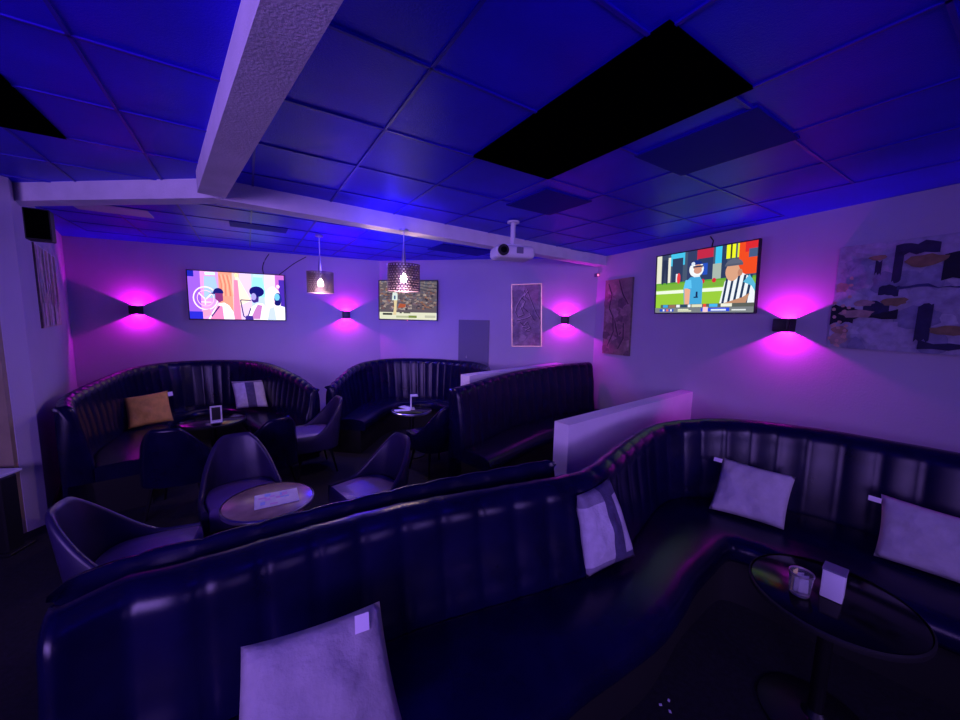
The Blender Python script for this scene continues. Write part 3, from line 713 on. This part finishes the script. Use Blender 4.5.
t, pic = canvas('narrow bronze marbled canvas on the right wall at the far corner', (2.012,5.39), RX, 1.855, .53, 1.10, .03, None, -1.)
pic.rect(0,0,1,1,(158,130,116),k_)
for i in range(44): blob(pic, rn.random(), rn.random(), rn.uniform(.08,.25), rn.uniform(.03,.10), ((135,110,102),(172,142,126),(120,96,94),(184,154,142),(148,120,110))[rn.randrange(5)], rn)
for pts in ([(.15,.95),(.30,.80),(.22,.62),(.45,.45),(.60,.25),(.72,.30)],[(.55,.98),(.70,.80),(.92,.66)],[(.2,.1),(.42,.3),(.38,.5)],[(.62,.08),(.8,.22),(.78,.42)]):
    pic.stroke(pts, .012, (78,60,62), k_); pic.stroke([(a+.035,b) for a, b in pts], .006, (170,140,128), k_)
pic.build('painted_surface', t)

lp = q2+Vector(LX)*.95
t, pic = canvas('pale canvas with brown edges on the left wall beneath the black loudspeaker', (-4.54,3.82), LX, 2.0, 1.28, .78, .05)
pic.rect(0,0,1,1,(205,180,168),k_); pic.rect(0,.55,1,1,(220,212,222),k_)
for i in range(40):
    x = rn.random(); pic.poly([(x,.98),(x+.06,.98),(x+.05,.1+.5*rn.random()),(x+.01,.2+.4*rn.random())], ((195,170,160),(225,212,216),(185,158,146),(214,192,182))[rn.randrange(4)], k_)
for i in range(12):
    x = rn.random(); pic.poly([(x,.02),(x+.05,.02),(x+.04,.25+.2*rn.random()),(x+.01,.3)], (222,200,205), k_)
pic.build('painted_surface', t)

# grey panel door on the middle wall
P, rz = wallframe((-.115,6.293), MX, .001)
t = thing('electrical_panel', 'dark grey metal panel door on the middle wall beneath the projector', 'panel', (P.x, P.y, 1.12), rz)
cv = MB().rbox(-.27,-.02,-.64,.27,0,.64,.004,1).build('cover', M['panel'], t)
MB().rbox(-.13,-.032,-.02,-.11,-.02,.02,.003,1).build('latch', M['steel'], cv)

# loudspeaker at the left
t = thing('loudspeaker', 'black box loudspeaker mounted high at the left wall end', 'loudspeaker', (-3.375,2.87,2.42), math.radians(40))
MB().rbox(-.068,-.068,-.115,.068,.068,.115,.008,2).build('cabinet', M['blackp'], t)
MB().rbox(-.06,-.074,-.106,.06,-.068,.106,.003,1).build('grille', M['black'], t)
MB().box(-.03,.068,-.03,.03,.12,.03).build('wall_mount', M['metal'], t)

# small corner sensor with pink light
t = thing('motion_sensor', 'tiny glowing sensor high in the far right corner', 'sensor', (1.79,5.815,2.50), math.radians(25))
MB().rbox(-.022,-.029,-.026,.022,.03,.026,.006,2).build('case', M['panel'], t)
MB().rbox(-.014,-.036,-.014,.014,-.029,.014,.002,1).build('indicator', M['led'], t)

# side shelf at the door
t = thing('side_stand', 'slim black stand with a pale top beside the tan door frame', 'stand', (-3.40,2.54,0), math.radians(8))
MB().rbox(-.34,-.11,.575,-.03,.11,.595,.004,1).build('top', M['white'], t)
MB().rbox(-.10,-.06,0,-.02,.06,.575,.01,1).build('leg', M['blackp'], t)
MB().rbox(-.30,-.09,0,.02,.09,.02,.004,1).build('foot', M['blackp'], t)

# ------------------------------------------------------------------ pendants
def pendant(label, p, ztop, zc, r=.155, h=.245):
    t = thing('pendant_lamp', label, 'pendant lamp', (p[0], p[1], ztop-h), 0, 'pierced drum pendant lamps')
    H0 = zc-(ztop-h)
    MB().lathe([(.045,H0-.02),(.045,H0-.004),(.03,H0)], 20).build('ceiling_cup', M['steel'], t, smooth=True)
    MB().tube([(0,0,h+.20),(0,0,H0-.01)], .004, 6).build('cord', M['white'], t)
    MB().lathe([(.022,h-.02),(.022,h+.03),(.014,h+.12),(.007,h+.21)], 20).build('stem', M['steel'], t, smooth=True)
    # drum wall: a lattice with real holes, rows staggered
    mb = MB(); n, rows, fh = 30, 11, .18
    ch = h/rows
    for row in range(rows):
        o = (row % 2)*.5
        z0, z1 = row*ch, (row+1)*ch
        for k in range(n):
            a0, a1 = 2*PI*(k+o)/n, 2*PI*(k+1+o)/n; da = a1-a0; b0, b1 = a0+da*.24, a1-da*.24; y0, y1 = z0+ch*.27, z1-ch*.27
            am = (a0+a1)/2
            P8 = lambda a, z, rr: (rr*math.cos(a), rr*math.sin(a), z)
            for rr in (r, r-.003):
                pass
            out = [(a0,z0),(am,z0),(a1,z0),(a1,z1),(am,z1),(a0,z1)]; inn = [(b0,y0),(am,y0),(b1,y0),(b1,y1),(am,y1),(b0,y1)]
            vs = [P8(a,z,r) for a,z in out]+[P8(a,z,r) for a,z in inn]+[P8(a,z,r-.003) for a,z in inn]
            fs = [(i,(i+1) % 6,6+(i+1) % 6,6+i) for i in range(6)]+[(6+i,6+(i+1) % 6,12+(i+1) % 6,12+i) for i in range(6)]
            mb.add(vs, fs)
    shd = mb.build('lamp_shade', M['shade'], t, smooth=False)
    for z in (0, h):
        MB().lathe([(r-.006,z-.004),(r+.003,z-.004),(r+.003,z+.004),(r-.006,z+.004),(r-.006,z-.004)], 40, caps=False).build('shade_ring', M['shade'], shd, smooth=True)
    sp = MB()
    for k in range(3):
        a = 2*PI*k/3; sp.tube([(0,0,h-.004),((r-.002)*math.cos(a),(r-.002)*math.sin(a),h-.002)], .003, 6)
    sp.build('spider', M['steel'], shd)
    MB().lathe([(.001,.075),(.018,.078),(.030,.095),(.033,.112),(.028,.135),(.016,.155),(.014,.175)], 20).build('bulb', M['bulb'], t, smooth=True)
    MB().lathe([(.016,.172),(.018,.20),(.018,h)], 16).build('socket', M['steel'], t, smooth=True)
    ld = bpy.data.lights.new('pendant_bulb', 'POINT'); ld.energy = 14; ld.color = (1., .62, .60); ld.shadow_soft_size = .04
    lo = bpy.data.objects.new('pendant_bulb', ld); COL.objects.link(lo); lo.parent = t; lo.location = (0, 0, .03)
    return t
pendant('pierced drum pendant lamp hanging from the beam, in front of the small screen', (-.76,3.62), 2.29, 2.63)
pendant('pierced drum pendant lamp hanging farther back, left of the small screen', (-2.0,4.6), 2.31, C)

# ------------------------------------------------------------------ projector
t = thing('ceiling_projector', 'white projector hanging from the ceiling on a short pole', 'projector', (.30,3.76,2.385), math.radians(14))
MB().rbox(-.20,-.13,0,.20,.15,.125,.045,5).build('body', M['white'], t, smooth=True)
lb = MB().tube([(-.135,-.148,.068),(-.135,-.10,.068)], .052, 24).build('lens_barrel', M['blackp'], t)
MB().tube([(-.135,-.152,.068),(-.135,-.147,.068)], .030, 20).build('lens', M['gloss'], lb)
MB().rbox(.00,-.136,.045,.07,-.126,.105,.004,1).build('vent', M['panel'], t)
MB().tube([(0,0,.12),(0,0,C-2.385)], .024, 16).build('pole', M['white'], t, smooth=True)
MB().rbox(-.08,-.06,.125,.08,.06,.145,.004,1).build('mount_plate', M['white'], t)
MB().lathe([(.06,C-2.385-.02),(.06,C-2.385-.003)], 24).build('ceiling_plate', M['white'], t)

# ------------------------------------------------------------------ odd ceiling tiles
M['dark_tile'] = mat('dark_blue_tile', (.010, .001, .34), .6, spec=.04)
def tile_at(label, c, su, sv, m, cat='ceiling tile', name='ceiling_tile'):
    c = Vector(c); P = [U*(a*su/2)+V*(b*sv/2) for a, b in ((-1,-1),(1,-1),(1,1),(-1,1))]
    o = MB().prism([p[:] for p in P], 0, .016).build(name, M[m], loc=(c.x, c.y, C+.003)); return tag(o, label, cat)
pc = (gp(-1.06,-2.13)+gp(0,0))/2
tile_at('large black rectangular ceiling opening right of centre', pc, T*1.06, T*2.13, 'black', 'ceiling opening', 'ceiling_opening')
tile_at('black ceiling opening at the left edge, above the door', (-2.47,1.77), .60, .69, 'black', 'ceiling opening', 'ceiling_opening')
tile_at('dark blue ceiling tile right beside the large black opening', (1.26,2.15), .50, .62, 'dark_tile')
tile_at('dark blue square ceiling tile between large black opening and projector', (.54,3.19), .50, .50, 'dark_tile')
tile_at('narrow dark ceiling tile beyond the cross beam, left of the hanging lamps', (-2.55,4.30), .56, .28, 'dark_tile')
tile_at('long dark ceiling tile beyond the cross beam, above the small screen', (-.30,5.45), .85, .50, 'dark_tile')
tile_at('pale ceiling light panel near the black loudspeaker', (-3.62,3.70), .56, .34, 'diffuser', 'ceiling light', 'ceiling_light')
# ------------------------------------------------------------------ added fill lights
def area(name, loc, aim, sx, sy, watts, col):
    ld = bpy.data.lights.new(name, 'AREA'); ld.shape = 'RECTANGLE'; ld.size = sx; ld.size_y = sy; ld.energy = watts; ld.color = col
    o = bpy.data.objects.new(name, ld); COL.objects.link(o); o.location = loc
    o.rotation_euler = (Vector(aim)-Vector(loc)).to_track_quat('-Z', 'Y').to_euler(); return o
def bulb(name, loc, watts, col, rad=.05):
    ld = bpy.data.lights.new(name, 'POINT'); ld.energy = watts; ld.color = col; ld.shadow_soft_size = rad
    o = bpy.data.objects.new(name, ld); COL.objects.link(o); o.location = loc; return o
area('ambient_fill', (-1.5,-2.6,1.95), (-1.1,4,1.9), 3.0, 1.2, 62, (.40,.222,1.)).data.spread = 1.75  # added violet ambient fill behind the camera, no real fixture
area('ambient_fill', (3.2,-2.4,2.1), (1.2,3.4,.9), 2.4, .9, 10, (.40,.24,1.)).data.spread = 1.0  # second added fill, narrowed onto the near partition
bulb('blue_fill', (-1.7,5.0,1.75), 34, (.02,.01,1.), .06)  # added point without fixture, puts blue on the wall and booth seats
bulb('violet_fill', (-1.5,4.5,2.45), 9, (.17,.10,1.), .06)  # added violet point without fixture, lifts the walls round the pendants
bulb('blue_fill', (-.80,3.35,2.60), 3, (.02,.01,1.), .06)  # added point without fixture, makes the blue ceiling spot before the beam
bulb('blue_fill', (.3,.5,2.5), 6, (.02,.003,1.), .15)  # added overhead blue fill, out of view
# ------------------------------------------------------------------ render look
w = bpy.data.worlds.new('world'); SC.world = w; w.use_nodes = True
w.node_tree.nodes['Background'].inputs[0].default_value = (.01,.008,.03,1)
SC.view_settings.view_transform = 'Standard'; SC.view_settings.look = 'None'
SC.view_settings.exposure = 0; SC.view_settings.gamma = 1
SC.cycles.use_denoising = True
SC.cycles.max_bounces = 5; SC.cycles.diffuse_bounces = 3; SC.cycles.glossy_bounces = 3
SC.cycles.sample_clamp_indirect = 4
